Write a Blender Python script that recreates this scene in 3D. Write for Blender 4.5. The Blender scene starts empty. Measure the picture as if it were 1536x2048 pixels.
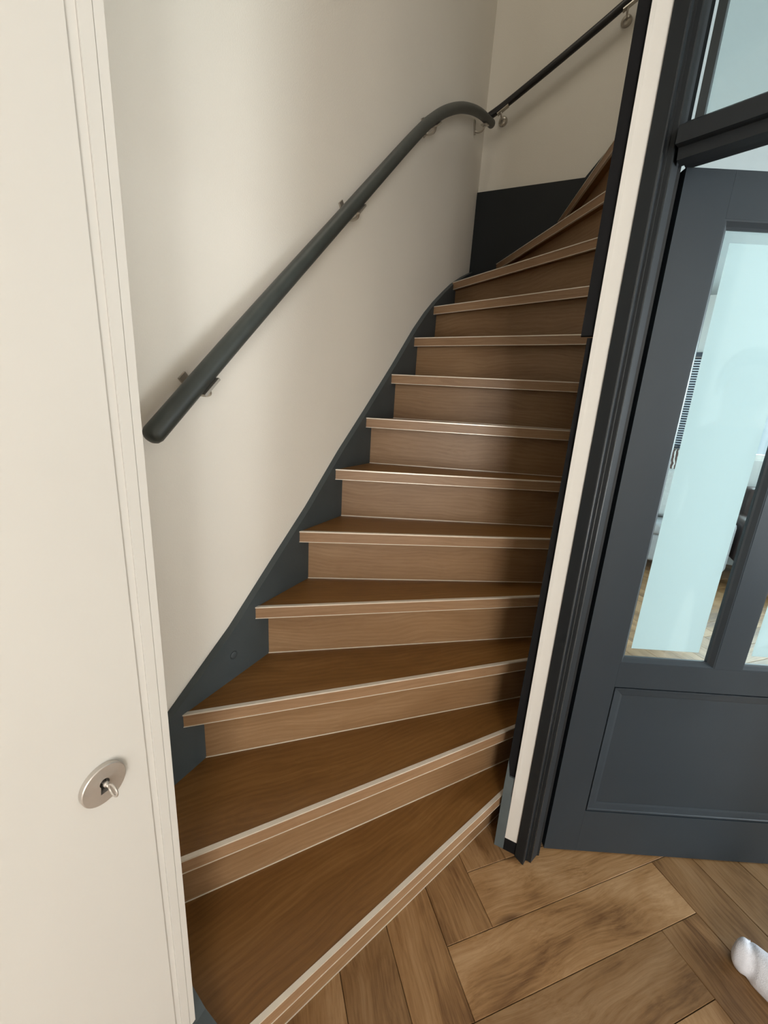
import bpy, bmesh, math, random
from mathutils import Vector, Matrix
random.seed(7)
S = bpy.context.scene
C = S.collection
PI = math.pi
EYE = 1.4434
H = 0.2                     # rise of one step

# ------------------------------------------------------------------ camera
cam_d = bpy.data.cameras.new('camera')
cam = bpy.data.objects.new('camera', cam_d)
C.objects.link(cam)
cam_d.sensor_fit = 'HORIZONTAL'
cam_d.sensor_width = 36.0
cam_d.lens = 800 / 1536 * 36.0
cam_d.clip_start = 0.02
_r = Vector((0.892738790, 0.446677283, 0.059134235))
_d = Vector((0.163219311, -0.198266605, -0.966462524))
_f = Vector((-0.419972510, 0.872450433, -0.249906647))
cam.matrix_world = Matrix(((_r.x, -_d.x, -_f.x, 0), (_r.y, -_d.y, -_f.y, 0), (_r.z, -_d.z, -_f.z, EYE), (0, 0, 0, 1)))
S.camera = cam

# ------------------------------------------------------------------ world, daylight, exposure
S.view_settings.view_transform = 'Standard'
S.view_settings.look = 'None'
S.view_settings.gamma = 1.0
S.view_settings.use_curve_mapping = False
S.view_settings.exposure = 0.0
S.cycles.use_adaptive_sampling = True
S.cycles.adaptive_threshold = 0.05
S.cycles.use_light_tree = False
S.cycles.max_bounces = 6
S.cycles.diffuse_bounces = 4
S.cycles.adaptive_min_samples = 16
S.cycles.glossy_bounces = 2
S.cycles.transparent_max_bounces = 10
S.cycles.caustics_reflective = False
S.cycles.caustics_refractive = False
w = bpy.data.worlds.new('daylight')
S.world = w
w.use_nodes = True
w.node_tree.nodes['Background'].inputs[0].default_value = (0.80, 0.90, 1.0, 1)
w.node_tree.nodes['Background'].inputs[1].default_value = 1.0


def area(name, loc, rot, sx, sy, power, col):
    l = bpy.data.lights.new(name, 'AREA')
    l.shape = 'RECTANGLE'
    l.size, l.size_y = sx, sy
    l.energy = power
    l.color = col
    o = bpy.data.objects.new(name, l)
    o.location = loc
    o.rotation_euler = rot
    C.objects.link(o)
    return o


area('front_door_daylight', (1.40, -1.72, 1.35), (PI / 2, 0, 0), 0.85, 1.9, 62, (1.0, 0.965, 0.905))
area('living_window_daylight', (2.30, 5.60, 1.75), (-PI / 2, 0, 0), 1.5, 1.1, 150, (0.88, 0.96, 1.0))
area('side_window_daylight', (4.02, 1.85, 1.45), (0, PI / 2, 0), 1.8, 1.9, 140, (0.90, 0.97, 1.0))
area('stairwell_skylight', (-0.2, 1.3, 5.15), (0, 0, 0), 0.9, 1.3, 12, (1.0, 0.93, 0.80))


# ------------------------------------------------------------------ materials
def new_mat(name):
    m = bpy.data.materials.new(name)
    m.use_nodes = True
    return m, m.node_tree.nodes, m.node_tree.links, m.node_tree.nodes['Principled BSDF']


def paint(name, col, rough=0.5, var=0.04, scale=6.0, bump=0.05, bscale=180.0, spec=0.5, metal=0.0):
    m, N, L, p = new_mat(name)
    tc = N.new('ShaderNodeTexCoord')
    nz = N.new('ShaderNodeTexNoise')
    nz.inputs['Scale'].default_value = scale
    nz.inputs['Detail'].default_value = 4
    L.new(tc.outputs['Object'], nz.inputs['Vector'])
    rp = N.new('ShaderNodeValToRGB')
    a = [max(0, c * (1 - var)) for c in col]
    b = [min(1, c * (1 + var)) for c in col]
    rp.color_ramp.elements[0].position = 0.3
    rp.color_ramp.elements[1].position = 0.7
    rp.color_ramp.elements[0].color = (*a, 1)
    rp.color_ramp.elements[1].color = (*b, 1)
    L.new(nz.outputs[0], rp.inputs[0])
    L.new(rp.outputs[0], p.inputs['Base Color'])
    p.inputs['Roughness'].default_value = rough
    p.inputs['Metallic'].default_value = metal
    p.inputs['Specular IOR Level'].default_value = spec
    if bump:
        n2 = N.new('ShaderNodeTexNoise')
        n2.inputs['Scale'].default_value = bscale
        n2.inputs['Detail'].default_value = 1
        L.new(tc.outputs['Object'], n2.inputs['Vector'])
        bp = N.new('ShaderNodeBump')
        bp.inputs['Strength'].default_value = bump
        bp.inputs['Distance'].default_value = 0.002
        L.new(n2.outputs[0], bp.inputs['Height'])
        L.new(bp.outputs[0], p.inputs['Normal'])
    return m


def wood(name, dark, mid, light, rough=0.42, knots=False, spec=0.45, stretch=1.0, tone=0.12, ends=(0.30, 0.72), fig=0.14, fibre=0.42, broad=(1.3, 7.0)):
    """grain runs along the local X axis of each piece"""
    m, N, L, p = new_mat(name)
    tc = N.new('ShaderNodeTexCoord')
    oi = N.new('ShaderNodeObjectInfo')
    mul = N.new('ShaderNodeVectorMath')
    mul.operation = 'MULTIPLY'
    comb = N.new('ShaderNodeCombineXYZ')
    for i in range(3):
        L.new(oi.outputs['Random'], comb.inputs[i])
    mul.inputs[1].default_value = (37.0, 19.0, 11.0)
    L.new(comb.outputs[0], mul.inputs[0])
    add = N.new('ShaderNodeVectorMath')
    add.operation = 'ADD'
    L.new(tc.outputs['Object'], add.inputs[0])
    L.new(mul.outputs[0], add.inputs[1])

    def mapped(s):
        mp = N.new('ShaderNodeMapping')
        mp.inputs['Scale'].default_value = s
        L.new(add.outputs[0], mp.inputs['Vector'])
        return mp

    # warp the grain a little so that it wanders
    mw_ = mapped((2.2, 5, 5))
    nw = N.new('ShaderNodeTexNoise')
    nw.inputs['Scale'].default_value = 1.0
    nw.inputs['Detail'].default_value = 2
    L.new(mw_.outputs[0], nw.inputs['Vector'])
    sc_ = N.new('ShaderNodeVectorMath')
    sc_.operation = 'MULTIPLY_ADD'
    sc_.inputs[1].default_value = (0.0, 0.10, 0.10)
    L.new(nw.outputs['Color'], sc_.inputs[0])
    L.new(add.outputs[0], sc_.inputs[2])
    add = sc_

    m1 = mapped((broad[0] * stretch, broad[1], broad[1]))
    n1 = N.new('ShaderNodeTexNoise')
    n1.inputs['Scale'].default_value = 1.5
    n1.inputs['Detail'].default_value = 4
    n1.inputs['Roughness'].default_value = 0.5
    n1.inputs['Distortion'].default_value = 0.9
    L.new(m1.outputs[0], n1.inputs['Vector'])
    m2 = mapped((9, 210, 210))
    n2 = N.new('ShaderNodeTexNoise')
    n2.inputs['Scale'].default_value = 1.0
    n2.inputs['Detail'].default_value = 4
    n2.inputs['Roughness'].default_value = 0.7
    L.new(m2.outputs[0], n2.inputs['Vector'])
    m3 = mapped((0.55, 7.5, 7.5))
    wv = N.new('ShaderNodeTexWave')
    wv.wave_type = 'RINGS'
    wv.rings_direction = 'Z'
    wv.inputs['Scale'].default_value = 2.6
    wv.inputs['Distortion'].default_value = 5.0
    wv.inputs['Detail'].default_value = 2.0
    wv.inputs['Detail Scale'].default_value = 1.2
    L.new(m3.outputs[0], wv.inputs['Vector'])

    def mix(a, b, f):
        x = N.new('ShaderNodeMix')
        x.data_type = 'FLOAT'
        x.inputs[0].default_value = f
        L.new(a, x.inputs[2])
        L.new(b, x.inputs[3])
        return x.outputs[0]

    v = mix(n1.outputs[0], wv.outputs['Fac'], fig)
    v = mix(v, n2.outputs[0], fibre)
    rp = N.new('ShaderNodeValToRGB')
    e = rp.color_ramp.elements
    e[0].position, e[1].position = ends
    e[0].color, e[1].color = (*dark, 1), (*light, 1)
    k = e.new(0.5)
    k.color = (*mid, 1)
    L.new(v, rp.inputs[0])
    # each board has its own tone
    hsv = N.new('ShaderNodeHueSaturation')
    mr = N.new('ShaderNodeMapRange')
    mr.inputs['To Min'].default_value = 1 - tone
    mr.inputs['To Max'].default_value = 1 + tone
    L.new(oi.outputs['Random'], mr.inputs['Value'])
    L.new(mr.outputs[0], hsv.inputs['Value'])
    L.new(rp.outputs[0], hsv.inputs['Color'])
    out = hsv.outputs[0]
    if knots:
        mk = mapped((1.7, 6.0, 1))
        vo = N.new('ShaderNodeTexVoronoi')
        vo.inputs['Scale'].default_value = 1.0
        L.new(mk.outputs[0], vo.inputs['Vector'])
        r2 = N.new('ShaderNodeValToRGB')
        r2.color_ramp.elements[0].position = 0.03
        r2.color_ramp.elements[1].position = 0.11
        r2.color_ramp.elements[0].color = (0.22, 0.17, 0.13, 1)
        r2.color_ramp.elements[1].color = (1, 1, 1, 1)
        L.new(vo.outputs['Distance'], r2.inputs[0])
        mm = N.new('ShaderNodeMix')
        mm.data_type = 'RGBA'
        mm.blend_type = 'MULTIPLY'
        mm.inputs[0].default_value = 1.0
        L.new(out, mm.inputs[6])
        L.new(r2.outputs[0], mm.inputs[7])
        out = mm.outputs[2]
    L.new(out, p.inputs['Base Color'])
    p.inputs['Roughness'].default_value = rough
    p.inputs['Specular IOR Level'].default_value = spec
    bp = N.new('ShaderNodeBump')
    bp.inputs['Strength'].default_value = 0.12
    bp.inputs['Distance'].default_value = 0.001
    L.new(n2.outputs[0], bp.inputs['Height'])
    L.new(bp.outputs[0], p.inputs['Normal'])
    return m


M = {}
M['wall'] = paint('wall_plaster_warm_white', (0.84, 0.80, 0.73), 0.85, 0.02, 2.0, 0.25, 260, 0.2)
M['wall_grey'] = paint('wall_plaster_cool_white', (0.66, 0.68, 0.67), 0.85, 0.02, 2.0, 0.2, 260, 0.2)
M['ceiling'] = paint('ceiling_paint', (0.76, 0.76, 0.74), 0.9, 0.02, 2.0, 0.1, 200, 0.2)
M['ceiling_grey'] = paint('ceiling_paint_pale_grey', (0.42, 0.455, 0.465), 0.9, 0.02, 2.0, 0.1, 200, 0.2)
M['white'] = paint('white_gloss_paint', (0.70, 0.685, 0.655), 0.38, 0.012, 3.0, 0.06, 90, 0.4)
M['anthracite'] = paint('anthracite_satin_paint', (0.030, 0.038, 0.042), 0.42, 0.06, 8.0, 0.06, 120, 0.5)
M['anthracite_trim'] = paint('anthracite_frame_paint', (0.014, 0.017, 0.020), 0.55, 0.06, 8.0, 0.05, 120, 0.3)
M['door_paint'] = paint('anthracite_door_paint', (0.024, 0.033, 0.042), 0.45, 0.05, 5.0, 0.05, 150, 0.4)
M['stringer'] = paint('stringer_grey_paint', (0.052, 0.064, 0.069), 0.5, 0.08, 7.0, 0.1, 120, 0.4)
M['black'] = paint('near_black_paint', (0.010, 0.010, 0.011), 0.75, 0.1, 7.0, 0.08, 120, 0.12)
M['newel_grey'] = paint('newel_foot_grey_paint', (0.10, 0.125, 0.135), 0.45, 0.1, 14.0, 0.08, 120, 0.4)
M['rail'] = paint('handrail_grey_paint', (0.045, 0.052, 0.048), 0.45, 0.1, 20.0, 0.12, 60, 0.45)
M['rail_dark'] = paint('handrail_black_paint', (0.012, 0.011, 0.012), 0.4, 0.1, 20.0, 0.1, 60, 0.5)
M['steel'] = paint('brushed_steel', (0.60, 0.56, 0.52), 0.45, 0.06, 40.0, 0.05, 300, 0.5, 0.7)
M['bracket'] = paint('bracket_steel', (0.50, 0.46, 0.40), 0.32, 0.08, 40.0, 0.0, 300, 0.5, 0.7)
M['bead'] = paint('jamb_edge_highlight_paint', (0.06, 0.068, 0.072), 0.25, 0.05, 8.0, 0.0, 120, 0.6)  # frame paint made lighter, edge highlights put into the colour
M['trim'] = paint('nosing_trim_champagne', (0.74, 0.67, 0.57), 0.30, 0.05, 30.0, 0.0, 200, 0.5, 0.25)
M['hole'] = paint('dark_hole', (0.012, 0.009, 0.007), 0.8, 0.1, 20, 0.0)
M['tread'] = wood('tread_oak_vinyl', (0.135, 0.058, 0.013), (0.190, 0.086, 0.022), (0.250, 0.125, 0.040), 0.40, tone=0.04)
M['riser'] = wood('riser_oak_vinyl_lit', (0.205, 0.110, 0.048), (0.265, 0.152, 0.073), (0.335, 0.208, 0.112), 0.45, tone=0.04)  # same vinyl as the treads, lightened for the light on upright faces
M['nosing'] = wood('nosing_oak_vinyl_lit', (0.240, 0.132, 0.064), (0.300, 0.178, 0.096), (0.370, 0.235, 0.135), 0.42, tone=0.03)  # same vinyl again, the lit front edge put into a lighter colour
M['plank'] = wood('floor_oak_vinyl', (0.110, 0.050, 0.016), (0.265, 0.145, 0.060), (0.375, 0.232, 0.118), 0.44, knots=True, tone=0.17, ends=(0.34, 0.66), fig=0.05, fibre=0.34, broad=(1.6, 4.2))
M['subfloor'] = paint('floor_joint_brown', (0.07, 0.035, 0.015), 0.8, 0.1, 20, 0.0)
M['sock'] = paint('white_cotton', (0.80, 0.82, 0.90), 0.9, 0.03, 60, 0.5, 420, 0.1)
M['trousers'] = paint('dark_trousers', (0.020, 0.022, 0.028), 0.9, 0.15, 60, 0.3, 300, 0.1)
M['sweater'] = paint('grey_sweater', (0.13, 0.13, 0.14), 0.9, 0.15, 60, 0.3, 300, 0.1)
M['skin'] = paint('skin', (0.55, 0.36, 0.27), 0.55, 0.05, 30, 0.1, 300, 0.3)
M['hair'] = paint('brown_hair', (0.05, 0.03, 0.018), 0.6, 0.3, 80, 0.3, 400, 0.3)
M['sofa'] = paint('grey_sofa_fabric', (0.36, 0.38, 0.40), 0.9, 0.08, 40, 0.3, 300, 0.1)
M['cushion'] = paint('pale_grey_cushion', (0.52, 0.54, 0.54), 0.9, 0.08, 40, 0.3, 300, 0.1)
M['brown_chair'] = paint('brown_leather', (0.055, 0.035, 0.032), 0.5, 0.15, 20, 0.2, 120, 0.4)
M['blind'] = paint('dark_blue_blind', (0.022, 0.045, 0.075), 0.55, 0.1, 20, 0.0)
M['oakleg'] = wood('sofa_leg_oak', (0.10, 0.05, 0.02), (0.2, 0.11, 0.05), (0.28, 0.17, 0.08))

# patterned cushion: brown with white waves
m, N, L, p = new_mat('brown_white_pattern')
tc = N.new('ShaderNodeTexCoord')
wv = N.new('ShaderNodeTexWave')
wv.inputs['Scale'].default_value = 9
wv.inputs['Distortion'].default_value = 6
rp = N.new('ShaderNodeValToRGB')
rp.color_ramp.elements[0].position, rp.color_ramp.elements[1].position = 0.62, 0.72
rp.color_ramp.elements[0].color = (0.10, 0.06, 0.055, 1)
rp.color_ramp.elements[1].color = (0.8, 0.8, 0.78, 1)
L.new(tc.outputs['Object'], wv.inputs['Vector'])
L.new(wv.outputs['Fac'], rp.inputs[0])
L.new(rp.outputs[0], p.inputs['Base Color'])
p.inputs['Roughness'].default_value = 0.9
M['pattern'] = m

# clear glass and frosted film
m, N, L, p = new_mat('clear_glass')
N.remove(p)
tr = N.new('ShaderNodeBsdfTransparent')
tr.inputs[0].default_value = (0.90, 0.95, 0.95, 1)
gl = N.new('ShaderNodeBsdfGlossy')
gl.inputs['Roughness'].default_value = 0.02
lw = N.new('ShaderNodeLayerWeight')
lw.inputs['Blend'].default_value = 0.5
pw = N.new('ShaderNodeMath')
pw.operation = 'POWER'
pw.inputs[1].default_value = 4.0
L.new(lw.outputs['Facing'], pw.inputs[0])
fr = N.new('ShaderNodeMath')
fr.operation = 'MULTIPLY_ADD'
fr.inputs[1].default_value = 0.8
fr.inputs[2].default_value = 0.025
L.new(pw.outputs[0], fr.inputs[0])
mx = N.new('ShaderNodeMixShader')
L.new(fr.outputs[0], mx.inputs[0])
L.new(tr.outputs[0], mx.inputs[1])
L.new(gl.outputs[0], mx.inputs[2])
L.new(mx.outputs[0], N['Material Output'].inputs[0])
M['glass'] = m
m, N, L, p = new_mat('frosted_film')
p.inputs['Base Color'].default_value = (0.80, 0.90, 0.92, 1)
p.inputs['Roughness'].default_value = 0.5
tl = N.new('ShaderNodeBsdfTranslucent')
nz = N.new('ShaderNodeTexNoise')
nz.inputs['Scale'].default_value = 3
tc = N.new('ShaderNodeTexCoord')
L.new(tc.outputs['Object'], nz.inputs['Vector'])
rp = N.new('ShaderNodeValToRGB')
rp.color_ramp.elements[0].color = (0.92, 0.965, 0.985, 1)
rp.color_ramp.elements[1].color = (0.95, 0.98, 0.99, 1)
L.new(nz.outputs[0], rp.inputs[0])
L.new(rp.outputs[0], tl.inputs[0])
mx = N.new('ShaderNodeMixShader')
mx.inputs[0].default_value = 0.82
L.new(p.outputs[0], mx.inputs[1])
L.new(tl.outputs[0], mx.inputs[2])
L.new(mx.outputs[0], N['Material Output'].inputs[0])
M['frost'] = m


# ------------------------------------------------------------------ helpers
def put(name, me, mat, parent=None, mw=None):
    o = bpy.data.objects.new(name, me)
    C.objects.link(o)
    if mat is not None and len(me.materials) == 0:
        me.materials.append(M[mat])
    if mw is not None:
        o.matrix_world = mw
    if parent is not None:
        o.parent = parent
        if parent.type == 'EMPTY' or parent.type == 'MESH':
            o.matrix_parent_inverse = pinv(parent)
    return o


def wmat(o):
    m = o.matrix_basis.copy()
    if o.parent is not None:
        m = wmat(o.parent) @ o.matrix_parent_inverse @ m
    return m


def pinv(o):
    return wmat(o).inverted()


def from_bm(bm, name, mat, parent=None, mw=None, smooth=False, bevel=0.0, seg=1):
    if bevel > 0:
        eds = [e for e in bm.edges if len(e.link_faces) == 2 and e.calc_face_angle(0) > 0.5]
        bmesh.ops.bevel(bm, geom=eds, offset=bevel, segments=seg, affect='EDGES', profile=0.6)
    bmesh.ops.recalc_face_normals(bm, faces=bm.faces)
    if smooth:
        for f in bm.faces:
            f.smooth = True
    me = bpy.data.meshes.new(name)
    bm.to_mesh(me)
    bm.free()
    return put(name, me, mat, parent, mw)


def prism_bm(poly, fn, t0, t1, bm=None):
    """poly: 2-D outline; fn(u, v, t) -> xyz; extruded t0..t1"""
    bm = bm or bmesh.new()
    a = [bm.verts.new(fn(u, v, t0)) for u, v in poly]
    b = [bm.verts.new(fn(u, v, t1)) for u, v in poly]
    n = len(poly)
    bm.faces.new(a)
    bm.faces.new(b[::-1])
    for i in range(n):
        bm.faces.new((a[i], b[i], b[(i + 1) % n], a[(i + 1) % n]))
    return bm


XY = lambda u, v, t: (u, v, t)
YZ = lambda u, v, t: (t, u, v)
XZ = lambda u, v, t: (u, t, v)


def box_bm(lo, hi, bm=None):
    return prism_bm([(lo[0], lo[1]), (hi[0], lo[1]), (hi[0], hi[1]), (lo[0], hi[1])], XY, lo[2], hi[2], bm)


def box(name, lo, hi, mat, parent=None, bevel=0.0, mw=None, seg=1):
    return from_bm(box_bm(lo, hi), name, mat, parent, mw, bevel=bevel, seg=seg)


def tube_bm(pts, r, n=16, bm=None, caps='round'):
    bm = bm or bmesh.new()
    pts = [Vector(p) for p in pts]
    up = Vector((0, 0, 1))
    rings = []

    def ring(c, t, rr):
        s = t.cross(up)
        if s.length < 1e-4:
            s = t.cross(Vector((0, 1, 0)))
        s.normalize()
        q = s.cross(t).normalized()
        return [bm.verts.new(c + (s * math.cos(2 * PI * k / n) + q * math.sin(2 * PI * k / n)) * rr) for k in range(n)]

    T = []
    for i in range(len(pts)):
        a = pts[max(i - 1, 0)]
        b = pts[min(i + 1, len(pts) - 1)]
        T.append((b - a).normalized())
    if caps == 'round':
        for q in (0.15, 0.55, 0.85):
            rings.append(ring(pts[0] - T[0] * r * math.sqrt(1 - q * q) * 0.8, T[0], r * q))
    for p_, t in zip(pts, T):
        rings.append(ring(p_, t, r))
    if caps == 'round':
        for q in (0.85, 0.55, 0.15):
            rings.append(ring(pts[-1] + T[-1] * r * math.sqrt(1 - q * q) * 0.8, T[-1], r * q))
    for A, B in zip(rings, rings[1:]):
        for k in range(n):
            bm.faces.new((A[k], A[(k + 1) % n], B[(k + 1) % n], B[k]))
    bm.faces.new(rings[0][::-1])
    bm.faces.new(rings[-1])
    return bm


def lathe_bm(prof, n=40, bm=None):
    """prof: (radius, height) pairs, about local Z"""
    bm = bm or bmesh.new()
    rings = [[bm.verts.new((r * math.cos(2 * PI * k / n), r * math.sin(2 * PI * k / n), z)) for k in range(n)] for r, z in prof]
    for A, B in zip(rings, rings[1:]):
        for k in range(n):
            bm.faces.new((A[k], A[(k + 1) % n], B[(k + 1) % n], B[k]))
    bm.faces.new(rings[0][::-1])
    bm.faces.new(rings[-1])
    return bm


def smooth_path(pts, sub=8):
    """Catmull-Rom through the points"""
    P = [Vector(p) for p in pts]
    P = [P[0] * 2 - P[1]] + P + [P[-1] * 2 - P[-2]]
    out = []
    for i in range(1, len(P) - 2):
        for s in range(sub):
            t = s / sub
            a, b, c, d = P[i - 1], P[i], P[i + 1], P[i + 2]
            out.append(0.5 * ((2 * b) + (c - a) * t + (2 * a - 5 * b + 4 * c - d) * t * t + (3 * b - a - 3 * c + d) * t ** 3))
    out.append(P[-2])
    return out


def empty(name, loc=(0, 0, 0)):
    o = bpy.data.objects.new(name, None)
    o.location = loc
    o.empty_display_size = 0.1
    C.objects.link(o)
    return o


def tag(o, label=None, cat=None, group=None, kind=None):
    if label:
        o['label'] = label
    if cat:
        o['category'] = cat
    if group:
        o['group'] = group
    if kind:
        o['kind'] = kind
    return o


def struct(o, label=None):
    return tag(o, label, None, None, 'structure')


def clip(poly, nx, ny, c):
    """keep the side nx*x + ny*y >= c"""
    out = []
    for i in range(len(poly)):
        a, b = poly[i], poly[(i + 1) % len(poly)]
        da, db = nx * a[0] + ny * a[1] - c, nx * b[0] + ny * b[1] - c
        if da >= 0:
            out.append(a)
        if (da > 0) != (db > 0) and abs(da - db) > 1e-12:
            t = da / (da - db)
            out.append((a[0] + (b[0] - a[0]) * t, a[1] + (b[1] - a[1]) * t))
    return out


# ------------------------------------------------------------------ setting: walls and ceilings
WL = -0.885       # stair wall face
WB = 2.955        # rear stair wall face
HL = -0.475       # hall wall line (cupboard side)
TOP = 5.3
struct(box('wall_left', (WL - 0.1, 0.20, -0.01), (WL, WB + 0.1, TOP), 'wall'), 'off-white plastered wall beside the stairs carrying the grey handrail')
struct(box('wall_back', (WL, WB, -0.01), (-0.0005, WB + 0.1, 2.80), 'wall'), 'off-white plastered wall behind the top of the stairs')
struct(box('wall_back_upper', (WL, WB, 2.80), (1.9, WB + 0.1, TOP), 'wall'), 'upper part of the wall behind the stairs carrying the black handrail')
struct(box('wall_cupboard', (WL, 0.20, 0.0), (HL - 0.04, 0.305, 2.78), 'wall'), 'end wall of the hall cupboard at the foot of the stairs')
struct(box('wall_near_upper', (WL, 0.20, 2.78), (1.9, 0.30, TOP), 'wall'), 'upper wall of the stairwell above the hall')
struct(box('wall_right_upper', (1.9, 0.20, 2.78), (2.0, WB + 0.1, TOP), 'wall'), 'far right upper wall of the stairwell')
struct(box('ceiling_stairwell', (WL - 0.1, 0.20, TOP), (2.0, WB + 0.1, TOP + 0.1), 'ceiling'), 'white ceiling high above the stairwell')
# hall behind the camera, with the glazed front door opening at its end
struct(box('wall_hall', (HL - 0.45, -1.70, -0.01), (HL - 0.40, 0.20, 2.75), 'wall'), 'rear wall of the meter cupboard')
struct(box('wall_hall_side', (HL - 0.45, -1.70, -0.01), (HL - 0.02, -0.62, 2.75), 'wall'), 'hall wall before the cupboard door')
struct(box('wall_right', (1.95, -1.70, -0.01), (2.05, 0.70, 2.75), 'wall'), 'hall wall on the right beyond the frame')
bm = box_bm((HL - 0.45, -1.80, -0.01), (0.95, -1.70, 2.75))
box_bm((1.85, -1.80, -0.01), (2.05, -1.70, 2.75), bm)
box_bm((0.95, -1.80, -0.01), (1.85, -1.70, 0.30), bm)
box_bm((0.95, -1.80, 2.35), (1.85, -1.70, 2.75), bm)
struct(from_bm(bm, 'wall_front', 'wall'), 'front wall of the hall with the daylight opening')
bm = box_bm((HL - 0.45, -1.80, 2.75), (2.05, 0.30, 2.95))
box_bm((-0.02, 0.30, 2.75), (2.05, 1.20, 2.95), bm)
struct(from_bm(bm, 'ceiling', 'ceiling'), 'white hall ceiling')
win3 = struct(empty('window_3', (1.4, -1.75, 0.3)), 'tall glazed light of the front door at the end of the hall')
bm = box_bm((0.95, -1.80, 0.30), (0.99, -1.74, 2.35))
box_bm((1.81, -1.80, 0.30), (1.85, -1.74, 2.35), bm)
box_bm((0.99, -1.80, 0.30), (1.81, -1.74, 0.34), bm)
box_bm((0.99, -1.80, 2.31), (1.81, -1.74, 2.35), bm)
from_bm(bm, 'window_frame', 'anthracite_trim', win3)
box('pane', (0.99, -1.775, 0.34), (1.81, -1.770, 2.31), 'glass', win3)
# living room behind the glazed door
struct(box('wall_middle', (-0.02, 1.245, -0.01), (0.06, WB, 2.75), 'wall_grey'), 'partition between the stairs and the living room')
bm = box_bm((0.06, 5.45, -0.01), (0.62, 5.60, 2.75))
box_bm((1.28, 5.45, -0.01), (1.50, 5.60, 2.75), bm)
box_bm((3.1, 5.45, -0.01), (4.0, 5.60, 2.75), bm)
box_bm((0.62, 5.45, -0.01), (1.28, 5.60, 1.20), bm)
box_bm((0.62, 5.45, 2.20), (1.28, 5.60, 2.75), bm)
box_bm((1.50, 5.45, -0.01), (3.1, 5.60, 1.15), bm)
box_bm((1.50, 5.45, 2.35), (3.1, 5.60, 2.75), bm)
struct(from_bm(bm, 'wall_living', 'wall_grey'), 'pale wall of the living room with its windows')
struct(box('wall_living_left', (0.0, WB + 0.1, -0.01), (0.06, 5.45, 2.75), 'wall_grey'), 'left wall of the living room')
bm = box_bm((4.0, 0.7, -0.01), (4.1, 0.88, 2.75))
box_bm((4.0, 2.82, -0.01), (4.1, 5.6, 2.75), bm)
box_bm((4.0, 0.88, -0.01), (4.1, 2.82, 0.5), bm)
box_bm((4.0, 0.88, 2.4), (4.1, 2.82, 2.75), bm)
struct(from_bm(bm, 'wall_living_right', 'wall_grey'), 'right wall of the living room with a wide window')
bm = prism_bm([(0.975, 0.805), (1.0, 0.90), (2.0, 0.80), (2.0, 0.45)], XY, -0.01, 2.75)
struct(from_bm(bm, 'wall_frame_side', 'wall'), 'hall wall to the right of the door frame')
struct(box('wall_living_near', (2.0, 0.70, -0.01), (4.0, 0.80, 2.75), 'wall_grey'), 'near wall of the living room beside the hall')
bm = box_bm((0.0, 1.20, 2.75), (4.1, 5.6, 2.95))
box_bm((2.05, 0.7, 2.75), (4.1, 1.20, 2.95), bm)
struct(from_bm(bm, 'ceiling_living', 'ceiling_grey'), 'white living room ceiling')

# ------------------------------------------------------------------ floor: herringbone planks
floor = struct(box('floor', (-1.0, -1.80, -0.06), (4.1, 5.6, -0.006), 'subfloor'), 'brown oak-look herringbone floor')
PW, PLEN, P0, Q0 = 0.149, 0.78, 0.495, 0.507
GAP = 0.0007


def plank_mesh():
    bm = bmesh.new()
    a, b = PLEN / 2 - GAP, PW / 2 - GAP
    e = 0.0010
    rows = []
    for z, d in ((-0.006, 0), (-0.0014, 0), (0.0, e)):
        rows.append([bm.verts.new((x * (a - d), y * (b - d), z)) for x, y in ((-1, -1), (1, -1), (1, 1), (-1, 1))])
    for A, B in zip(rows, rows[1:]):
        for k in range(4):
            bm.faces.new((A[k], A[(k + 1) % 4], B[(k + 1) % 4], B[k]))
    bm.faces.new(rows[0][::-1])
    bm.faces.new(rows[-1])
    bmesh.ops.recalc_face_normals(bm, faces=bm.faces)
    me = bpy.data.meshes.new('plank')
    bm.to_mesh(me)
    bm.free()
    me.materials.append(M['plank'])
    return me


PM = plank_mesh()


def floor_zone(x, y):
    if -0.55 < x < 2.1 and -1.8 < y < 1.45 and not (x < -0.45 and y > 0.95):
        return True
    return 0.10 < x < 2.6 and 1.1 < y < 5.35


s2 = math.sqrt(0.5)
for i in range(-40, 60):
    for j in range(-6, 7):
        for kind in (0, 1):
            if kind == 0:
                p = P0 + i * PW + PLEN / 2 + j * PLEN
                q = Q0 + i * PW + PW / 2 - j * PLEN
                ang = PI / 4
            else:
                p = P0 + i * PW - PW / 2 + j * PLEN
                q = Q0 + i * PW + PLEN / 2 - j * PLEN
                ang = 3 * PI / 4
            x, y = (p - q) * s2, (p + q) * s2
            if floor_zone(x, y):
                o = bpy.data.objects.new('plank', PM)
                C.objects.link(o)
                o.location = (x, y, random.uniform(-0.0004, 0.0))
                o.rotation_euler = (0, 0, ang + (PI if random.random() < 0.5 else 0))
                o.parent = floor

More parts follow.
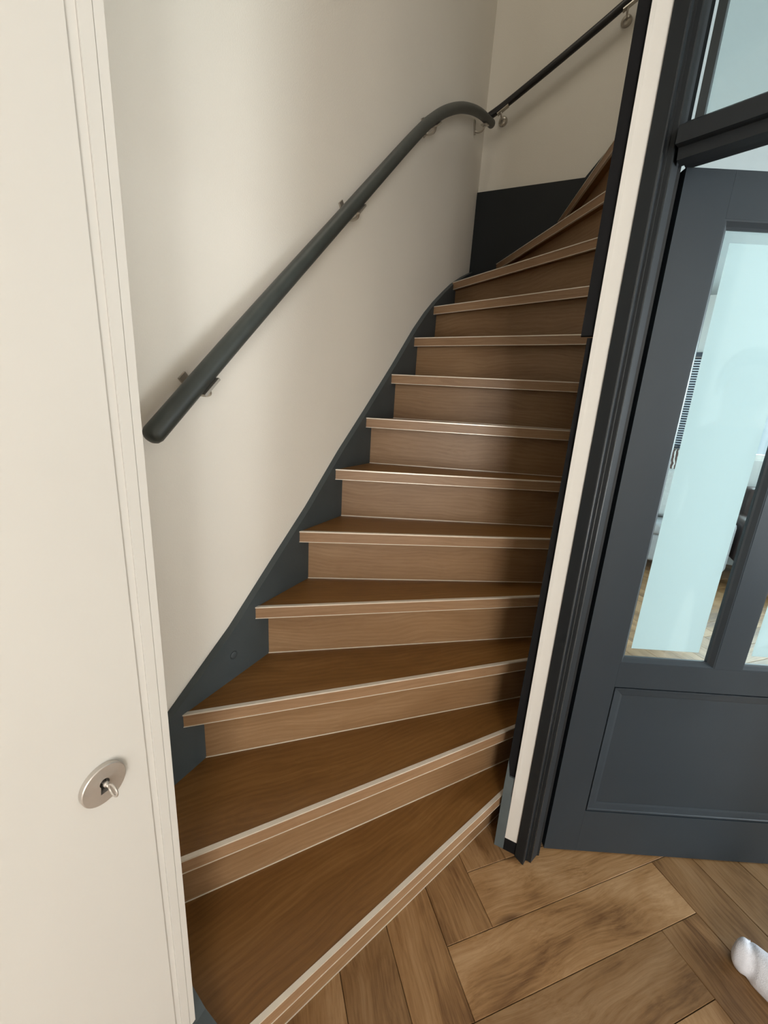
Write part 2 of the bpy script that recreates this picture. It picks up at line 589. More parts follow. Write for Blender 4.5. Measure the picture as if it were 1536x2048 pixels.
# ------------------------------------------------------------------ staircase
stair = tag(empty('staircase', (-0.45, 1.2, 0)), 'winding closed staircase with brown oak treads, risers and anthracite strings', 'staircase')
NOSE = {1: ((-0.407, 0.394), (-0.055, 1.177)), 2: ((-0.676, 0.441), (-0.055, 1.267)), 3: ((-0.858, 0.601), (-0.057, 1.380)),
        4: ((-0.865, 0.874), (-0.056, 1.500)), 5: ((-0.862, 1.100), (-0.051, 1.595)), 6: ((-0.860, 1.325), (-0.055, 1.745)),
        7: ((-0.860, 1.555), (-0.055, 1.860)), 8: ((-0.860, 1.780), (-0.060, 1.968)), 9: ((-0.862, 2.020), (-0.090, 2.023)),
        10: ((-0.857, 2.259), (-0.093, 2.069)), 11: ((-0.828, 2.536), (-0.094, 2.121)), 12: ((-0.719, 2.946), (-0.090, 2.185)),
        13: ((-0.224, 2.561), (-0.094, 2.217)), 14: ((0.06, 2.93), (-0.06, 2.31)), 15: ((0.38, 2.93), (0.02, 2.34))}
OVER = 0.046      # nosing overhang
NT = 0.038        # nosing height
AR = {k: (-0.030 if k < 13 else {13: 0.055, 14: 0.30, 15: 0.70}[k]) for k in NOSE}


def region(k):
    r = [(-0.866, 0.35), (AR[k], 0.35), (AR[k], 2.935), (-0.866, 2.935)]
    if k >= 12:      # winders at the top turn round the inner newel
        r = clip(r, 0, 1, {12: 2.10, 13: 2.13, 14: 2.33, 15: 2.36}[k])
    return r


def half(k, off):
    """half-plane behind the nosing line of step k shifted back by off: n.x >= c"""
    (x0, y0), (x1, y1) = NOSE[k]
    dx, dy = x1 - x0, y1 - y0
    l = math.hypot(dx, dy)
    nx, ny = -dy / l, dx / l
    return nx, ny, nx * x0 + ny * y0 + off


def strip(k, d0, d1):
    r = region(k)
    nx, ny, c = half(k, d0)
    r = clip(r, nx, ny, c)
    nx, ny, c = half(k, d1)
    return clip(r, -nx, -ny, -c)


def local_frame(k, z):
    (x0, y0), (x1, y1) = NOSE[k]
    a = math.atan2(y1 - y0, x1 - x0)
    return Matrix.Translation((x0, y0, z)) @ Matrix.Rotation(a, 4, 'Z')


def local_prism(name, poly, k, z0, z1, mat, parent, vertical=False, bevel=0.0):
    mw = local_frame(k, z0)
    inv = mw.inverted()
    pts = [inv @ Vector((x, y, z0)) for x, y in poly]
    bm = prism_bm([(v.x, v.y) for v in pts], XY, 0, z1 - z0)
    if vertical:    # turn so that the grain texture runs over the upright face
        mw = mw @ Matrix.Rotation(PI / 2, 4, 'X')
        R = Matrix.Rotation(-PI / 2, 4, 'X')
        bmesh.ops.transform(bm, matrix=R, verts=bm.verts)
    return from_bm(bm, name, mat, parent, mw, bevel=bevel)


for k in range(1, 16):
    z = k * H
    # tread
    r = region(k)
    nx, ny, c = half(k, 0.010)
    r = clip(r, nx, ny, c)
    if k < 15:
        nx, ny, c = half(k + 1, OVER + 0.008)
        r = clip(r, -nx, -ny, -c)
    if len(r) < 3:
        continue
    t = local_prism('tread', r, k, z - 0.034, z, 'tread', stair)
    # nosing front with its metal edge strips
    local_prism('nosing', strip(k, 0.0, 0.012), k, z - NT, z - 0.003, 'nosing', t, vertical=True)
    local_prism('nosing_trim', strip(k, -0.0015, 0.0100), k, z - 0.003, z + 0.0012, 'trim', t)
    local_prism('nosing_bead', strip(k, -0.0012, 0.010), k, z - NT - 0.0022, z - NT, 'trim', t)
    # riser below this tread
    zb = (k - 1) * H if k > 1 else 0.0
    rs = strip(k, OVER, OVER + 0.016)
    if k == 14:
        rs = clip(rs, -1, 0, -0.055)
    if len(rs) >= 3:
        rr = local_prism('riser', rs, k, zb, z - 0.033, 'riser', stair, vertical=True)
        local_prism('riser_bead', strip(k, OVER - 0.0015, OVER), k, zb, zb + 0.003, 'trim', rr)

# wall string on the left
top = [(0.345, 0.47), (0.571, 0.618), (0.789, 0.768), (0.999, 0.943), (1.164, 1.078), (1.372, 1.268), (1.574, 1.436), (1.822, 1.648),
       (2.047, 1.850), (2.18, 1.955), (2.295, 2.034), (2.43, 2.118), (2.563, 2.195), (2.76, 2.29), (2.955, 2.374)]
low = [(b, max(0.0, zz - 0.62)) for b, zz in reversed(top)]
ws = from_bm(prism_bm(top + low, YZ, WL, -0.860), 'wall_string', 'stringer', stair)
bm = lathe_bm([(0.0125, 0), (0.0125, 0.0025), (0.009, 0.0038), (0.001, 0.0042)], 24)
from_bm(bm, 'screw_plug', 'stringer', ws, Matrix.Translation((-0.860, 0.781, 0.682)) @ Matrix.Rotation(PI / 2, 4, 'Y'), smooth=True)
# string under the cupboard end wall
from_bm(prism_bm([(-0.43, 0.0), (-0.43, 0.215), (-0.50, 0.245), (-0.60, 0.34), (-0.885, 0.50), (-0.885, 0.0)], XZ, 0.306, 0.347), 'near_string', 'stringer', stair)
# string on the rear wall
from_bm(prism_bm([(-0.884, 2.22), (-0.884, 2.826), (-0.25, 2.808), (-0.131, 2.955), (0.1, 3.25), (0.5, 3.5), (0.5, 2.80), (0.05, 2.765), (-0.1, 2.22)], XZ, 2.930, WB), 'rear_string', 'anthracite_trim', stair)
# inner string, newel foot and the dark boards that close the inner side
from_bm(prism_bm([(1.178, 0.0), (1.178, 0.5), (1.5, 1.05), (2.0, 1.75), (2.25, 2.5), (2.25, 2.0), (1.9, 1.3), (1.4, 0.3), (1.3, 0.0)], YZ, -0.0349, -0.0205), 'inner_string', 'stringer', stair)
newel = from_bm(prism_bm([(-0.054, 0.0), (-0.024, 0.0), (-0.024, 0.30), (-0.042, 0.30), (-0.0525, 0.36), (-0.054, 0.27)], XZ, 1.157, 1.182), 'newel_foot', 'newel_grey', stair)
from_bm(prism_bm([(-0.053, 0.15), (-0.024, 0.15), (-0.024, 1.64), (-0.0365, 1.64), (-0.0395, 1.3), (-0.045, 0.9), (-0.0505, 0.6)], XZ, 1.1625, 1.180), 'inner_board', 'black', stair)
from_bm(prism_bm([(-0.0515, 1.645), (-0.024, 1.645), (-0.024, 2.745), (-0.0490, 2.745)], XZ, 1.160, 1.180), 'upper_board', 'black', stair)

# ------------------------------------------------------------------ white end strip of the partition
trim1 = struct(box('trim_1', (-0.0238, 1.1560, 0.052), (0.0155, 1.245, 2.75), 'white', bevel=0.0012), 'narrow white painted end of the partition beside the dark door frame')
box('edge_bead', (-0.0240, 1.1515, 0.225), (-0.0150, 1.1559, 2.75), 'white', trim1, bevel=0.0016)
box('base_block', (-0.0236, 1.1565, 0.0), (0.0153, 1.244, 0.0515), 'black', trim1, bevel=0.001)

# ------------------------------------------------------------------ dark door frame with transom light
FO = Vector((0.039, 1.136, 0))
FT = Vector((0.943, -0.334, 0)).normalized()
FN = Vector((0.334, 0.943, 0)).normalized()
FM = Matrix(((FT.x, FN.x, 0, FO.x), (FT.y, FN.y, 0, FO.y), (0, 0, 1, 0), (0, 0, 0, 1)))
frame = struct(empty('trim_2', (0.039, 1.136, 0)), 'anthracite door frame with a glazed transom above the door')
J = [(0.0158, 1.1515), (0.0425, 1.1365), (0.0455, 1.1375), (0.0505, 1.1555), (0.0520, 1.1570), (0.0555, 1.1565), (0.0570, 1.1580), (0.0650, 1.1560),
     (0.0678, 1.1575), (0.0830, 1.1920), (0.0895, 1.1940), (0.0925, 1.2430), (0.0158, 1.2449)]
from_bm(prism_bm(J, XY, 0.0, 2.749), 'jamb', 'anthracite_trim', frame)
# beads added down the jamb, coloured lighter to stand in for edge highlights
for (x, y, r) in ((0.0450, 1.1385, 0.0016), (0.0560, 1.1577, 0.0014), (0.0672, 1.1580, 0.0017)):
    from_bm(tube_bm([(x, y, 0.0), (x, y, 1.995)], r, 8, caps='flat'), 'jamb_highlight_bead', 'bead', frame, smooth=True)
J2 = [(0.905, -0.01), (0.99, -0.01), (0.99, 0.11), (0.93, 0.11), (0.93, 0.06), (0.905, 0.06)]
from_bm(prism_bm(J2, XY, 0.0, 2.749), 'jamb', 'anthracite_trim', frame, FM)
# transom bar: section (n, z)
bar = [(0.0, 2.000), (0.0, 2.032), (0.012, 2.036), (0.048, 2.060), (0.062, 2.060), (0.110, 2.052), (0.110, 1.998), (0.062, 1.998), (0.060, 1.984), (0.030, 1.984), (0.026, 2.004)]
from_bm(prism_bm(bar, lambda u, v, t: (t, u, v), 0.028, 0.905), 'transom_bar', 'anthracite_trim', frame, FM)
head = [(0.0, 2.64), (0.0, 2.749), (0.110, 2.749), (0.110, 2.64)]
from_bm(prism_bm(head, lambda u, v, t: (t, u, v), 0.028, 0.905), 'head', 'anthracite_trim', frame, FM)
from_bm(prism_bm([(0.050, 2.0601), (0.050, 2.639), (0.0635, 2.639), (0.0635, 2.0601)], lambda u, v, t: (t, u, v), 0.0395, 0.0555), 'glazing_bead', 'anthracite', frame, FM)
box('pane', (0.045, 0.0640, 2.0605), (0.904, 0.0680, 2.6395), 'glass', frame, mw=FM)

# ------------------------------------------------------------------ glazed door, standing ajar
DA = math.radians(90 - 64.8)
DM = Matrix.Translation((0.102, 1.221, 0.010)) @ Matrix.Rotation(DA, 4, 'Z')
door2 = empty('door_2')
door2.matrix_world = DM
struct(door2, 'anthracite panelled door with two frosted panes standing ajar')
DW, DH, DT = 0.859, 1.989, 0.040


def dpart(name, s0, s1, z0, z1, d0=0.0, d1=DT, mat='door_paint', parent=None, bevel=0.0012):
    return from_bm(box_bm((s0, d0, z0 - 0.01), (s1, d1, z1 - 0.01)), name, mat, parent or door2, DM, bevel=bevel)


O1 = (0.110, 0.389)
O2 = (0.470, 0.749)
GB, GT = 0.750, 1.905
dpart('stile', 0, O1[0], 0.01, DH + 0.01)
dpart('stile', O2[1], DW, 0.01, DH + 0.01)
dpart('top_rail', O1[0] + 0.0003, O2[1] - 0.0003, GT, DH + 0.01)
dpart('lock_rail', O1[0] + 0.0003, O2[1] - 0.0003, 0.668, GB)
dpart('bottom_rail', O1[0] + 0.0003, O2[1] - 0.0003, 0.01, 0.184)
dpart('muntin', O1[1], O2[0], GB + 0.0003, GT - 0.0003)


def moulding(name, s0, s1, z0, z1, wid, depth, mat='door_paint'):
    """four mitred strips sloping from the front face down to depth"""
    z0 -= 0.01
    z1 -= 0.01
    prof = [(0.0, 0.0005), (0.004, 0.0008), (0.006, 0.003), (wid * 0.75, depth * 0.75), (wid, depth)]
    cs = [(s0, z0, 1, 1), (s1, z0, -1, 1), (s1, z1, -1, -1), (s0, z1, 1, -1)]
    for i in range(4):
        a, b = cs[i], cs[(i + 1) % 4]
        bm = bmesh.new()
        A = [bm.verts.new((a[0] + a[2] * u, d, a[1] + a[3] * u)) for u, d in prof] + [bm.verts.new((a[0] + a[2] * wid, depth + 0.006, a[1] + a[3] * wid)), bm.verts.new((a[0], depth + 0.006, a[1]))]
        B = [bm.verts.new((b[0] + b[2] * u, d, b[1] + b[3] * u)) for u, d in prof] + [bm.verts.new((b[0] + b[2] * wid, depth + 0.006, b[1] + b[3] * wid)), bm.verts.new((b[0], depth + 0.006, b[1]))]
        n = len(A)
        for k in range(n):
            bm.faces.new((A[k], A[(k + 1) % n], B[(k + 1) % n], B[k]))
        bm.faces.new(A)
        bm.faces.new(B[::-1])
        from_bm(bm, name, mat, door2, DM)


for (s0, s1) in (O1, O2):
    moulding('glazing_moulding', s0, s1, GB, GT, 0.016, 0.013)
    i0, i1, j0, j1 = s0 + 0.0145, s1 - 0.0145, GB + 0.0145, GT - 0.0145
    # pane with a bevelled margin: thin at the edge, thicker inside
    bm = bmesh.new()
    mg = 0.024
    rows = []
    for d, ins in ((0.0250, 0.0), (0.0195, 0.0), (0.0150, mg), (0.0250, 0.0)):
        pass
    A = [bm.verts.new((x, 0.0190, zz)) for x, zz in ((i0, j0 - .01), (i1, j0 - .01), (i1, j1 - .01), (i0, j1 - .01))]
    B = [bm.verts.new((x, 0.0165, zz)) for x, zz in ((i0 + mg, j0 - .01 + mg), (i1 - mg, j0 - .01 + mg), (i1 - mg, j1 - .01 - mg), (i0 + mg, j1 - .01 - mg))]
    D = [bm.verts.new((x, 0.0225, zz)) for x, zz in ((i0, j0 - .01), (i1, j0 - .01), (i1, j1 - .01), (i0, j1 - .01))]
    for k in range(4):
        bm.faces.new((A[k], A[(k + 1) % 4], B[(k + 1) % 4], B[k]))
        bm.faces.new((D[k], D[(k + 1) % 4], A[(k + 1) % 4], A[k]))
    bm.faces.new(B)
    bm.faces.new(D[::-1])
    pane = from_bm(bm, 'pane', 'glass', door2, DM)
    film = from_bm(box_bm((i0 + mg, 0.0230, j0 - .01 + mg), (i1 - mg, 0.0234, j1 - .01 - mg)), 'frosted_film', 'frost', pane, DM)
    tag(film, 'frosted centre of the pane')
moulding('panel_moulding', O1[0] + 0.004, O2[1] - 0.004, 0.188, 0.664, 0.030, 0.008)
bm = box_bm((O1[0] - 0.004, 0.0085, 0.17), (O2[1] + 0.004, 0.030, 0.665))
from_bm(bm, 'panel', 'door_paint', door2, DM)

# ------------------------------------------------------------------ cupboard door on the left, near the camera
door1 = struct(empty('door_1', (-0.471, -0.1, 0.30)), 'flush white cupboard door with a rebated edge at the left')
D0, D1 = -0.56, 0.269
DZ0, DZ1 = 0.322, 2.45
box('leaf', (-0.509, D0, DZ0), (-0.471, D1, DZ1), 'white', door1)
for (y0, y1, x) in ((0.2693, 0.2810, -0.4745), (0.2813, 0.2945, -0.4722), (0.2957, 0.3060, -0.4728)):
    box('edge_strip', (-0.509, y0, DZ0), (x, y1, DZ1), 'white', door1, bevel=0.0022, seg=2)
box('edge_core', (-0.508, 0.2940, DZ0 + 0.001), (-0.4738, 0.2962, DZ1 - 0.001), 'white', door1)
struct(box('trim_3', (-0.509, -0.62, DZ1 + 0.002), (-0.475, 0.30, 2.75), 'wall'), 'white panel above the cupboard door')
struct(box('trim_4', (-0.509, -0.62, 0.0), (-0.480, 0.30, DZ0 - 0.003), 'white'), 'white plinth below the cupboard door')
# keyhole rosette
LB, LZ = 0.212, 0.970
RM = Matrix.Translation((-0.471, LB, LZ)) @ Matrix.Rotation(PI / 2, 4, 'Y')      # local z -> +X (out of the door)
# local x -> -Z (down), local y -> Y
bm = bmesh.new()
n = 48
out0 = [bm.verts.new((0.0262 * math.cos(2 * PI * k / n), 0.0262 * math.sin(2 * PI * k / n), 0)) for k in range(n)]
out1 = [bm.verts.new((0.0262 * math.cos(2 * PI * k / n), 0.0262 * math.sin(2 * PI * k / n), 0.0062)) for k in range(n)]
out2 = [bm.verts.new((0.0252 * math.cos(2 * PI * k / n), 0.0252 * math.sin(2 * PI * k / n), 0.0072)) for k in range(n)]


def key_r(a):
    """keyhole outline: round head with a flared foot pointing down (local +x)"""
    x, y = math.cos(a), math.sin(a)
    r = 0.0058
    if x > 0:
        # ray against the trapezoid foot
        if abs(y) < 1e-6:
            return 0.0138
        t1 = 0.0138 / x
        hw = lambda xx: 0.0042 + xx * 0.12
        # solve |y| t = 0.0034 + 0.12 x t
        den = abs(y) - 0.12 * x
        t2 = 0.0042 / den if den > 0 else 1e9
        return max(r, min(t1, t2))
    return r


in2 = [bm.verts.new((key_r(2 * PI * k / n) * math.cos(2 * PI * k / n) - 0.003, key_r(2 * PI * k / n) * math.sin(2 * PI * k / n), 0.0072)) for k in range(n)]
in1 = [bm.verts.new((v.co.x, v.co.y, 0.0008)) for v in in2]
for k in range(n):
    q = (k + 1) % n
    bm.faces.new((out0[k], out0[q], out1[q], out1[k]))
    bm.faces.new((out1[k], out1[q], out2[q], out2[k]))
    bm.faces.new((out2[k], out2[q], in2[q], in2[k]))
    bm.faces.new((in2[k], in2[q], in1[q], in1[k]))
ros = from_bm(bm, 'lock_rosette', 'steel', door1, RM)
tag(ros, 'round brushed steel keyhole rosette')
bm = bmesh.new()
bm.faces.new([bm.verts.new((0.015 * math.cos(2 * PI * k / 24), 0.015 * math.sin(2 * PI * k / 24), 0.0007)) for k in range(24)])
from_bm(bm, 'keyhole', 'hole', ros, RM)
# key
key = tag(empty('key', (-0.471, LB, LZ)), 'small steel key standing in the cupboard lock', 'key')
KM = RM @ Matrix.Translation((-0.003, 0.0, 0.0))
from_bm(tube_bm([(0, 0, 0.001), (0, 0, 0.016)], 0.0021, 14, caps='flat'), 'shank', 'steel', key, KM, smooth=True)
from_bm(lathe_bm([(0.0021, 0.008), (0.0034, 0.009), (0.0034, 0.0115), (0.0021, 0.0125)], 16), 'collar', 'steel', key, KM, smooth=True)
loop = [(0.0075 * math.sin(a) + 0.0015, 0.0, 0.0240 - 0.0080 * math.cos(a)) for a in [2 * PI * k / 20 for k in range(20)]]
bm = bmesh.new()
rings = []
for k in range(20):
    c = Vector(loop[k])
    t = (Vector(loop[(k + 1) % 20]) - Vector(loop[k - 1])).normalized()
    s = Vector((0, 1, 0))
    q = t.cross(s).normalized()
    rings.append([bm.verts.new(c + s * 0.0014 * math.cos(2 * PI * j / 8) + q * 0.0019 * math.sin(2 * PI * j / 8)) for j in range(8)])
for k in range(20):
    A, B = rings[k], rings[(k + 1) % 20]
    for j in range(8):
        bm.faces.new((A[j], A[(j + 1) % 8], B[(j + 1) % 8], B[j]))
from_bm(bm, 'bow', 'steel', key, KM, smooth=True)

# ------------------------------------------------------------------ handrails
rail1 = tag(empty('handrail', (WL, 0.55, 1.3)), 'grey round handrail climbing the left wall and levelling out at the corner', 'handrail')
AX = -0.822
path = [(AX, 0.556, 1.362), (AX, 0.841, 1.637), (AX, 1.274, 2.046), (AX, 1.778, 2.520), (AX, 1.975, 2.690), (AX, 2.150, 2.817), (AX, 2.359, 2.942), (AX + 0.004, 2.60, 3.054), (AX + 0.012, 2.835, 3.128)]
from_bm(tube_bm(smooth_path(path, 8), 0.0225, 24), 'rail', 'rail', rail1, smooth=True)
path2 = [(-0.845, 2.882, 3.195), (-0.75, 2.882, 3.237), (-0.52, 2.882, 3.355), (-0.29, 2.882, 3.479), (-0.169, 2.882, 3.548), (0.15, 2.882, 3.73)]
rail2 = tag(empty('handrail', (-0.8, WB, 3.1)), 'thin black handrail rising to the right on the rear wall', 'handrail')
from_bm(tube_bm(smooth_path(path2, 6), 0.0195, 20), 'rail', 'rail_dark', rail2, smooth=True)


def bracket_left(b, z, parent, slope):
    """wall plate across the rail, arm and a saddle strip under the rail"""
    a = math.atan(slope)
    root = Matrix.Translation((WL, b, z)) @ Matrix.Rotation(a, 4, 'X')     # local y along the rail, local z across it
    o = from_bm(box_bm((0.0, -0.012, -0.056), (0.006, 0.012, 0.009)), 'bracket', 'bracket', parent, root, bevel=0.0012)
    from_bm(tube_bm(smooth_path([(0.003, 0, -0.042), (0.025, 0, -0.050), (0.050, 0, -0.046), (0.063, 0, -0.026)], 5), 0.005, 12, caps='flat'), 'arm', 'bracket', o, root, smooth=True)
    from_bm(box_bm((0.046, -0.030, -0.0275), (0.080, 0.030, -0.0215)), 'saddle', 'bracket', o, root, bevel=0.001)
    return o


for (b, z, sl) in ((0.685, 1.486, 0.95), (1.345, 2.114, 0.95), (1.985, 2.698, 0.80), (2.735, 3.098, 0.36)):
    bracket_left(b, z, rail1, sl)


def bracket_back(x, z, parent):
    root = Matrix.Translation((x, WB, z)) @ Matrix.Rotation(PI / 2, 4, 'X')          # local z -> -Y, out of the wall
    o = from_bm(lathe_bm([(0.027, 0), (0.027, 0.006), (0.023, 0.014), (0.014, 0.019), (0.002, 0.020)], 24), 'bracket', 'bracket', parent, root @ Matrix.Translation((0, -0.036, 0)), smooth=True)
    from_bm(tube_bm(smooth_path([(0, -0.036, 0.012), (0, -0.044, 0.040), (0, -0.040, 0.062), (0, -0.022, 0.073)], 5), 0.005, 12, caps='flat'), 'arm', 'bracket', o, root, smooth=True)
    R = root @ Matrix.Rotation(math.atan(0.52), 4, 'Z')
    from_bm(box_bm((-0.035, -0.0245, 0.060), (0.035, -0.0190, 0.086)), 'saddle', 'bracket', o, R, bevel=0.001)
    return o


bracket_back(-0.772, 3.230, rail2)
bracket_back(-0.168, 3.548, rail2)

# ------------------------------------------------------------------ living room things seen through the clear edges of the panes
win2 = struct(empty('window_1', (0.95, 5.45, 1.2)), 'living room window behind a dark blue slatted blind')
bm = box_bm((0.62, 5.50, 1.20), (0.67, 5.56, 2.20))
box_bm((1.23, 5.50, 1.20), (1.28, 5.56, 2.20), bm)
box_bm((0.67, 5.50, 1.20), (1.23, 5.56, 1.25), bm)
box_bm((0.67, 5.50, 2.15), (1.23, 5.56, 2.20), bm)
from_bm(bm, 'window_frame', 'white', win2)
box('pane', (0.67, 5.53, 1.25), (1.23, 5.535, 2.15), 'glass', win2)
box('window_sill', (0.58, 5.36, 1.165), (1.30, 5.50, 1.195), 'white', win2, bevel=0.003)
bl = tag(empty('venetian_blind', (0.95, 5.43, 2.2)), 'dark blue slatted blind hanging in the far living room window', 'blind')
box('head_rail', (0.60, 5.40, 2.16), (1.30, 5.445, 2.20), 'blind', bl)
bm = bmesh.new()
for k in range(37):
    zz = 1.215 + k * 0.0255
    prism_bm([(5.405, zz), (5.435, zz + 0.016), (5.436, zz + 0.0145), (5.406, zz - 0.0015)], YZ, 0.605, 1.295, bm)
sl = from_bm(bm, 'slats', 'blind', bl)
sl['kind'] = 'stuff'
win3 = struct(empty('window_2', (2.3, 5.45, 1.15)), 'wide bright living room window')
bm = box_bm((1.50, 5.50, 1.15), (1.56, 5.56, 2.35))
box_bm((3.04, 5.50, 1.15), (3.10, 5.56, 2.35), bm)
box_bm((1.56, 5.50, 1.15), (3.04, 5.56, 1.21), bm)
box_bm((1.56, 5.50, 2.29), (3.04, 5.56, 2.35), bm)
from_bm(bm, 'window_frame', 'white', win3)
box('pane', (1.56, 5.53, 1.21), (3.04, 5.535, 2.29), 'glass', win3)


def soft_box(name, lo, hi, mat, parent=None, r=0.05, mw=None):
    bm = box_bm(lo, hi)
    bmesh.ops.bevel(bm, geom=list(bm.edges), offset=r, segments=4, affect='EDGES', profile=0.5)
    return from_bm(bm, name, mat, parent, mw, smooth=True)


sofa = tag(empty('sofa', (0.95, 5.0, 0)), 'grey fabric sofa under the blinded window in the living room', 'sofa')
soft_box('base', (0.30, 4.62, 0.12), (1.36, 5.33, 0.40), 'sofa', sofa, 0.03)
soft_box('seat', (0.46, 4.58, 0.40), (1.20, 5.10, 0.52), 'sofa', sofa, 0.04)
soft_box('backrest', (0.32, 5.10, 0.40), (1.34, 5.34, 0.86), 'sofa', sofa, 0.06)
soft_box('armrest', (0.28, 4.60, 0.12), (0.46, 5.33, 0.62), 'sofa', sofa, 0.05)
soft_box('armrest', (1.20, 4.60, 0.12), (1.38, 5.33, 0.62), 'sofa', sofa, 0.05)
for x in (0.34, 1.30):
    for y in (4.68, 5.26):
        box('leg', (x - 0.02, y - 0.02, 0.0), (x + 0.02, y + 0.02, 0.125), 'oakleg', sofa)


def pillow(name, mat, loc, rot, sx, sy, sz, label):
    bm = bmesh.new()
    n = 14
    rows = []
    for side in (1, -1):
        g = []
        for i in range(n + 1):
            r = []
            for j in range(n + 1):
                u, v = i / n * 2 - 1, j / n * 2 - 1
                hgt = (max(0, (1 - u ** 4) * (1 - v ** 4))) ** 0.5
                pin = 1 - 0.10 * (u * u * v * v)
                sc_u = 1 - 0.07 * (1 - v * v)
                r.append(bm.verts.new((u * sx * pin, v * sy * pin, side * sz * hgt)))
            g.append(r)
        for i in range(n):
            for j in range(n):
                f = (g[i][j], g[i + 1][j], g[i + 1][j + 1], g[i][j + 1])
                bm.faces.new(f if side > 0 else f[::-1])
    bmesh.ops.remove_doubles(bm, verts=bm.verts, dist=0.0005)
    o = from_bm(bm, name, mat, None, Matrix.Translation(loc) @ Matrix.Rotation(rot[2], 4, 'Z') @ Matrix.Rotation(rot[0], 4, 'X'), smooth=True)
    return tag(o, label, 'cushion')


pillow('cushion', 'cushion', (0.86, 4.97, 0.775), (math.radians(78), 0, 0.1), 0.24, 0.25, 0.07, 'plain pale grey cushion leaning on the sofa back')
pillow('cushion', 'pattern', (0.96, 5.20, 1.045), (math.radians(82), 0, -0.1), 0.20, 0.17, 0.05, 'brown and white patterned cushion on top of the sofa back')

chair = tag(empty('armchair', (1.85, 4.9, 0)), 'dark brown armchair below the bright living room window', 'armchair')
soft_box('seat', (1.55, 4.62, 0.28), (2.2, 5.2, 0.46), 'brown_chair', chair, 0.04)
soft_box('backrest', (1.52, 5.08, 0.28), (2.22, 5.32, 0.90), 'brown_chair', chair, 0.05)
soft_box('armrest', (1.42, 4.62, 0.24), (1.56, 5.28, 0.64), 'brown_chair', chair, 0.04)
soft_box('armrest', (2.16, 4.62, 0.24), (2.30, 5.28, 0.64), 'brown_chair', chair, 0.04)
for x in (1.50, 2.22):
    for y in (4.68, 5.22):
        box('leg', (x - 0.02, y - 0.02, 0.0), (x + 0.02, y + 0.02, 0.26), 'oakleg', chair)

# ------------------------------------------------------------------ person standing at the right, one socked foot in view
def skin_mesh(name, verts, edges, radii, root, sub=2):
    me = bpy.data.meshes.new(name)
    me.from_pydata(verts, edges, [])
    o = bpy.data.objects.new(name, me)
    C.objects.link(o)
    o.modifiers.new('skin', 'SKIN')
    sk = me.skin_vertices[0].data
    for i, r in enumerate(radii):
        sk[i].radius = r if isinstance(r, tuple) else (r, r)
        sk[i].use_root = (i == root)
    sb = o.modifiers.new('sub', 'SUBSURF')
    sb.levels = sb.render_levels = sub
    bpy.context.view_layer.update()
    ev = o.evaluated_get(bpy.context.evaluated_depsgraph_get())
    out = bpy.data.meshes.new_from_object(ev)
    bpy.data.objects.remove(o)
    for p_ in out.polygons:
        p_.use_smooth = True
    out.name = name
    return out


# local frame: x forward (the way the person faces), y to the person's left, z up
FWD = Vector((-0.80, 0.60, 0)).normalized()
LFT = Vector((-FWD.y, FWD.x, 0))
TOE = Vector((0.602, 1.192, 0))
ORG = TOE - FWD * 0.345 - LFT * 0.105
PMAT = Matrix(((FWD.x, LFT.x, 0, ORG.x), (FWD.y, LFT.y, 0, ORG.y), (0, 0, 1, 0), (0, 0, 0, 1)))
FL = (0.120, 0.105)        # ankle of the front foot (x, y)
FR = (-0.110, -0.105)
V, E_, R_ = [], [], []


def v(co, r, prev=None):
    V.append(co)
    R_.append(r)
    if prev is not None:
        E_.append((prev, len(V) - 1))
    return len(V) - 1


pel = v((0.0, 0, 0.93), (0.15, 0.10))
sp1 = v((0.0, 0, 1.08), (0.135, 0.095), pel)
sp2 = v((0.0, 0, 1.26), (0.155, 0.105), sp1)
sp3 = v((-0.01, 0, 1.38), (0.13, 0.085), sp2)
nk = v((0.0, 0, 1.47), 0.055, sp3)
h0 = v((0.02, 0, 1.54), (0.072, 0.085), nk)
h1 = v((0.015, 0, 1.62), (0.076, 0.096), h0)
h2 = v((0.005, 0, 1.68), (0.062, 0.080), h1)
nose = v((0.125, 0, 1.585), 0.010, h1)
for sgn, ft in ((1, FL), (-1, FR)):
    hip = v((0.0, sgn * 0.095, 0.86), 0.088, pel)
    knee = v(((ft[0]) * 0.5 + 0.03, sgn * 0.10, 0.49), 0.060, hip)
    calf = v((ft[0] * 0.8, sgn * 0.104, 0.36), 0.056, knee)
    v((ft[0], sgn * 0.105, 0.13), 0.044, calf)
    sh = v((-0.01, sgn * 0.18, 1.38), 0.058, sp3)
    el = v((-0.03, sgn * 0.225, 1.10), 0.045, sh)
    wr = v((0.04, sgn * 0.235, 0.87), 0.029, el)
    pm = v((0.065, sgn * 0.232, 0.80), (0.022, 0.034), wr)
    for kx, ln in ((-0.026, 0.066), (-0.009, 0.076), (0.009, 0.080), (0.026, 0.072)):
        a0 = v((0.075 + kx, sgn * 0.230, 0.765), 0.0095, pm)
        a1 = v((0.085 + kx, sgn * 0.222, 0.765 - ln * 0.55), 0.0088, a0)
        v((0.095 + kx, sgn * 0.205, 0.765 - ln), 0.0078, a1)
    t0 = v((0.095, sgn * 0.212, 0.815), 0.011, pm)
    v((0.118, sgn * 0.200, 0.775), 0.0095, t0)
body = skin_mesh('person', V, E_, R_, pel)
for key_ in ('trousers', 'sweater', 'skin'):
    body.materials.append(M[key_])
for p_ in body.polygons:
    c = p_.center
    if c.z > 1.455 or (abs(c.y) > 0.17 and c.z < 0.885 and c.z > 0.6):
        p_.material_index = 2
    elif c.z > 0.95 or (abs(c.y) > 0.17 and c.z > 0.8):
        p_.material_index = 1
    else:
        p_.material_index = 0
person = put('person', body, None, None, PMAT)
tag(person, 'person in dark trousers and white socks standing at the right edge', 'person')


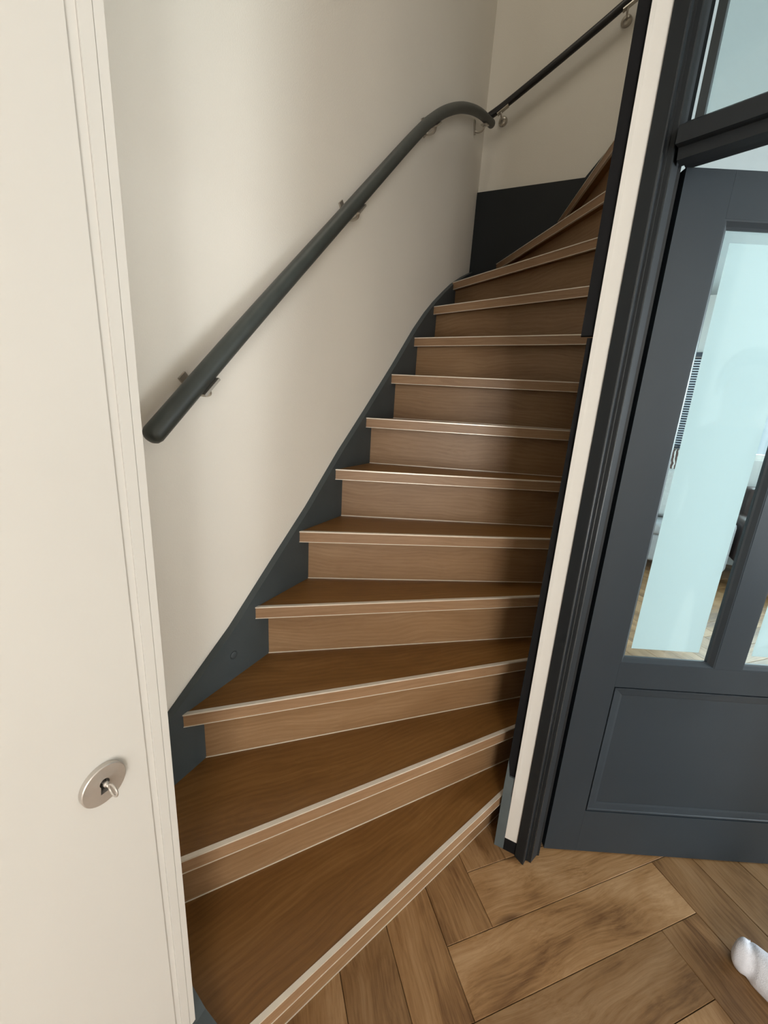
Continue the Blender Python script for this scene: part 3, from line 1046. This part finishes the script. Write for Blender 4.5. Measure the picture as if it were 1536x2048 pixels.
def sock_mesh():
    vs = [(0, 0, 0.215), (0, 0, 0.15), (0.0, 0, 0.085), (-0.035, 0, 0.038), (0.075, 0, 0.050), (0.145, 0, 0.037), (0.195, 0, 0.036), (0.215, 0, 0.034)]
    es = [(0, 1), (1, 2), (2, 3), (2, 4), (4, 5), (5, 6), (6, 7)]
    rs = [0.050, 0.047, 0.043, 0.034, (0.046, 0.044), (0.046, 0.056), (0.044, 0.054), (0.034, 0.044)]
    me = skin_mesh('sock', vs, es, rs, 2, 3)
    # cloth folds
    for q in me.vertices:
        x, y, z = q.co
        f = math.sin(x * 62 + y * 38) * 0.5 + math.sin(x * 31 - y * 85 + z * 40) * 0.35 + math.sin(z * 120 + x * 20) * 0.3
        q.co += q.normal * 0.0036 * f
        # one deep fold across the toes
        d_ = (x - 0.188) + y * 0.55
        q.co -= q.normal * 0.006 * math.exp(-(d_ / 0.008) ** 2)
        if q.co.z < 0.002:
            q.co.z = 0.002
    return me


SM = sock_mesh()
for ft in (FL, FR):
    k_ = put('sock', SM, 'sock', person, PMAT @ Matrix.Translation((ft[0], ft[1], 0)))
# hair, eyes, ears and mouth
bm = bmesh.new()
bmesh.ops.create_uvsphere(bm, u_segments=20, v_segments=14, radius=1.0)
for q in list(bm.verts):
    if q.co.z < -0.25 or (q.co.x > 0.45 and q.co.z < 0.45):
        bm.verts.remove(q)
bmesh.ops.transform(bm, matrix=Matrix.Translation((-0.018, 0, 1.628)) @ Matrix.Diagonal((0.102, 0.088, 0.116, 1)), verts=bm.verts)
from_bm(bm, 'hair', 'hair', person, PMAT, smooth=True)
for sgn in (1, -1):
    bm = bmesh.new()
    bmesh.ops.create_uvsphere(bm, u_segments=10, v_segments=8, radius=0.012)
    from_bm(bm, 'eye', 'hair', person, PMAT @ Matrix.Translation((0.088, sgn * 0.032, 1.615)), smooth=True)
    bm = bmesh.new()
    bmesh.ops.create_uvsphere(bm, u_segments=10, v_segments=8, radius=1.0)
    from_bm(bm, 'ear', 'skin', person, PMAT @ Matrix.Translation((0.005, sgn * 0.082, 1.60)) @ Matrix.Diagonal((0.018, 0.010, 0.030, 1)), smooth=True)
bm = bmesh.new()
bmesh.ops.create_uvsphere(bm, u_segments=12, v_segments=8, radius=1.0)
from_bm(bm, 'mouth', 'brown_chair', person, PMAT @ Matrix.Translation((0.090, 0, 1.535)) @ Matrix.Diagonal((0.010, 0.024, 0.006, 1)), smooth=True)
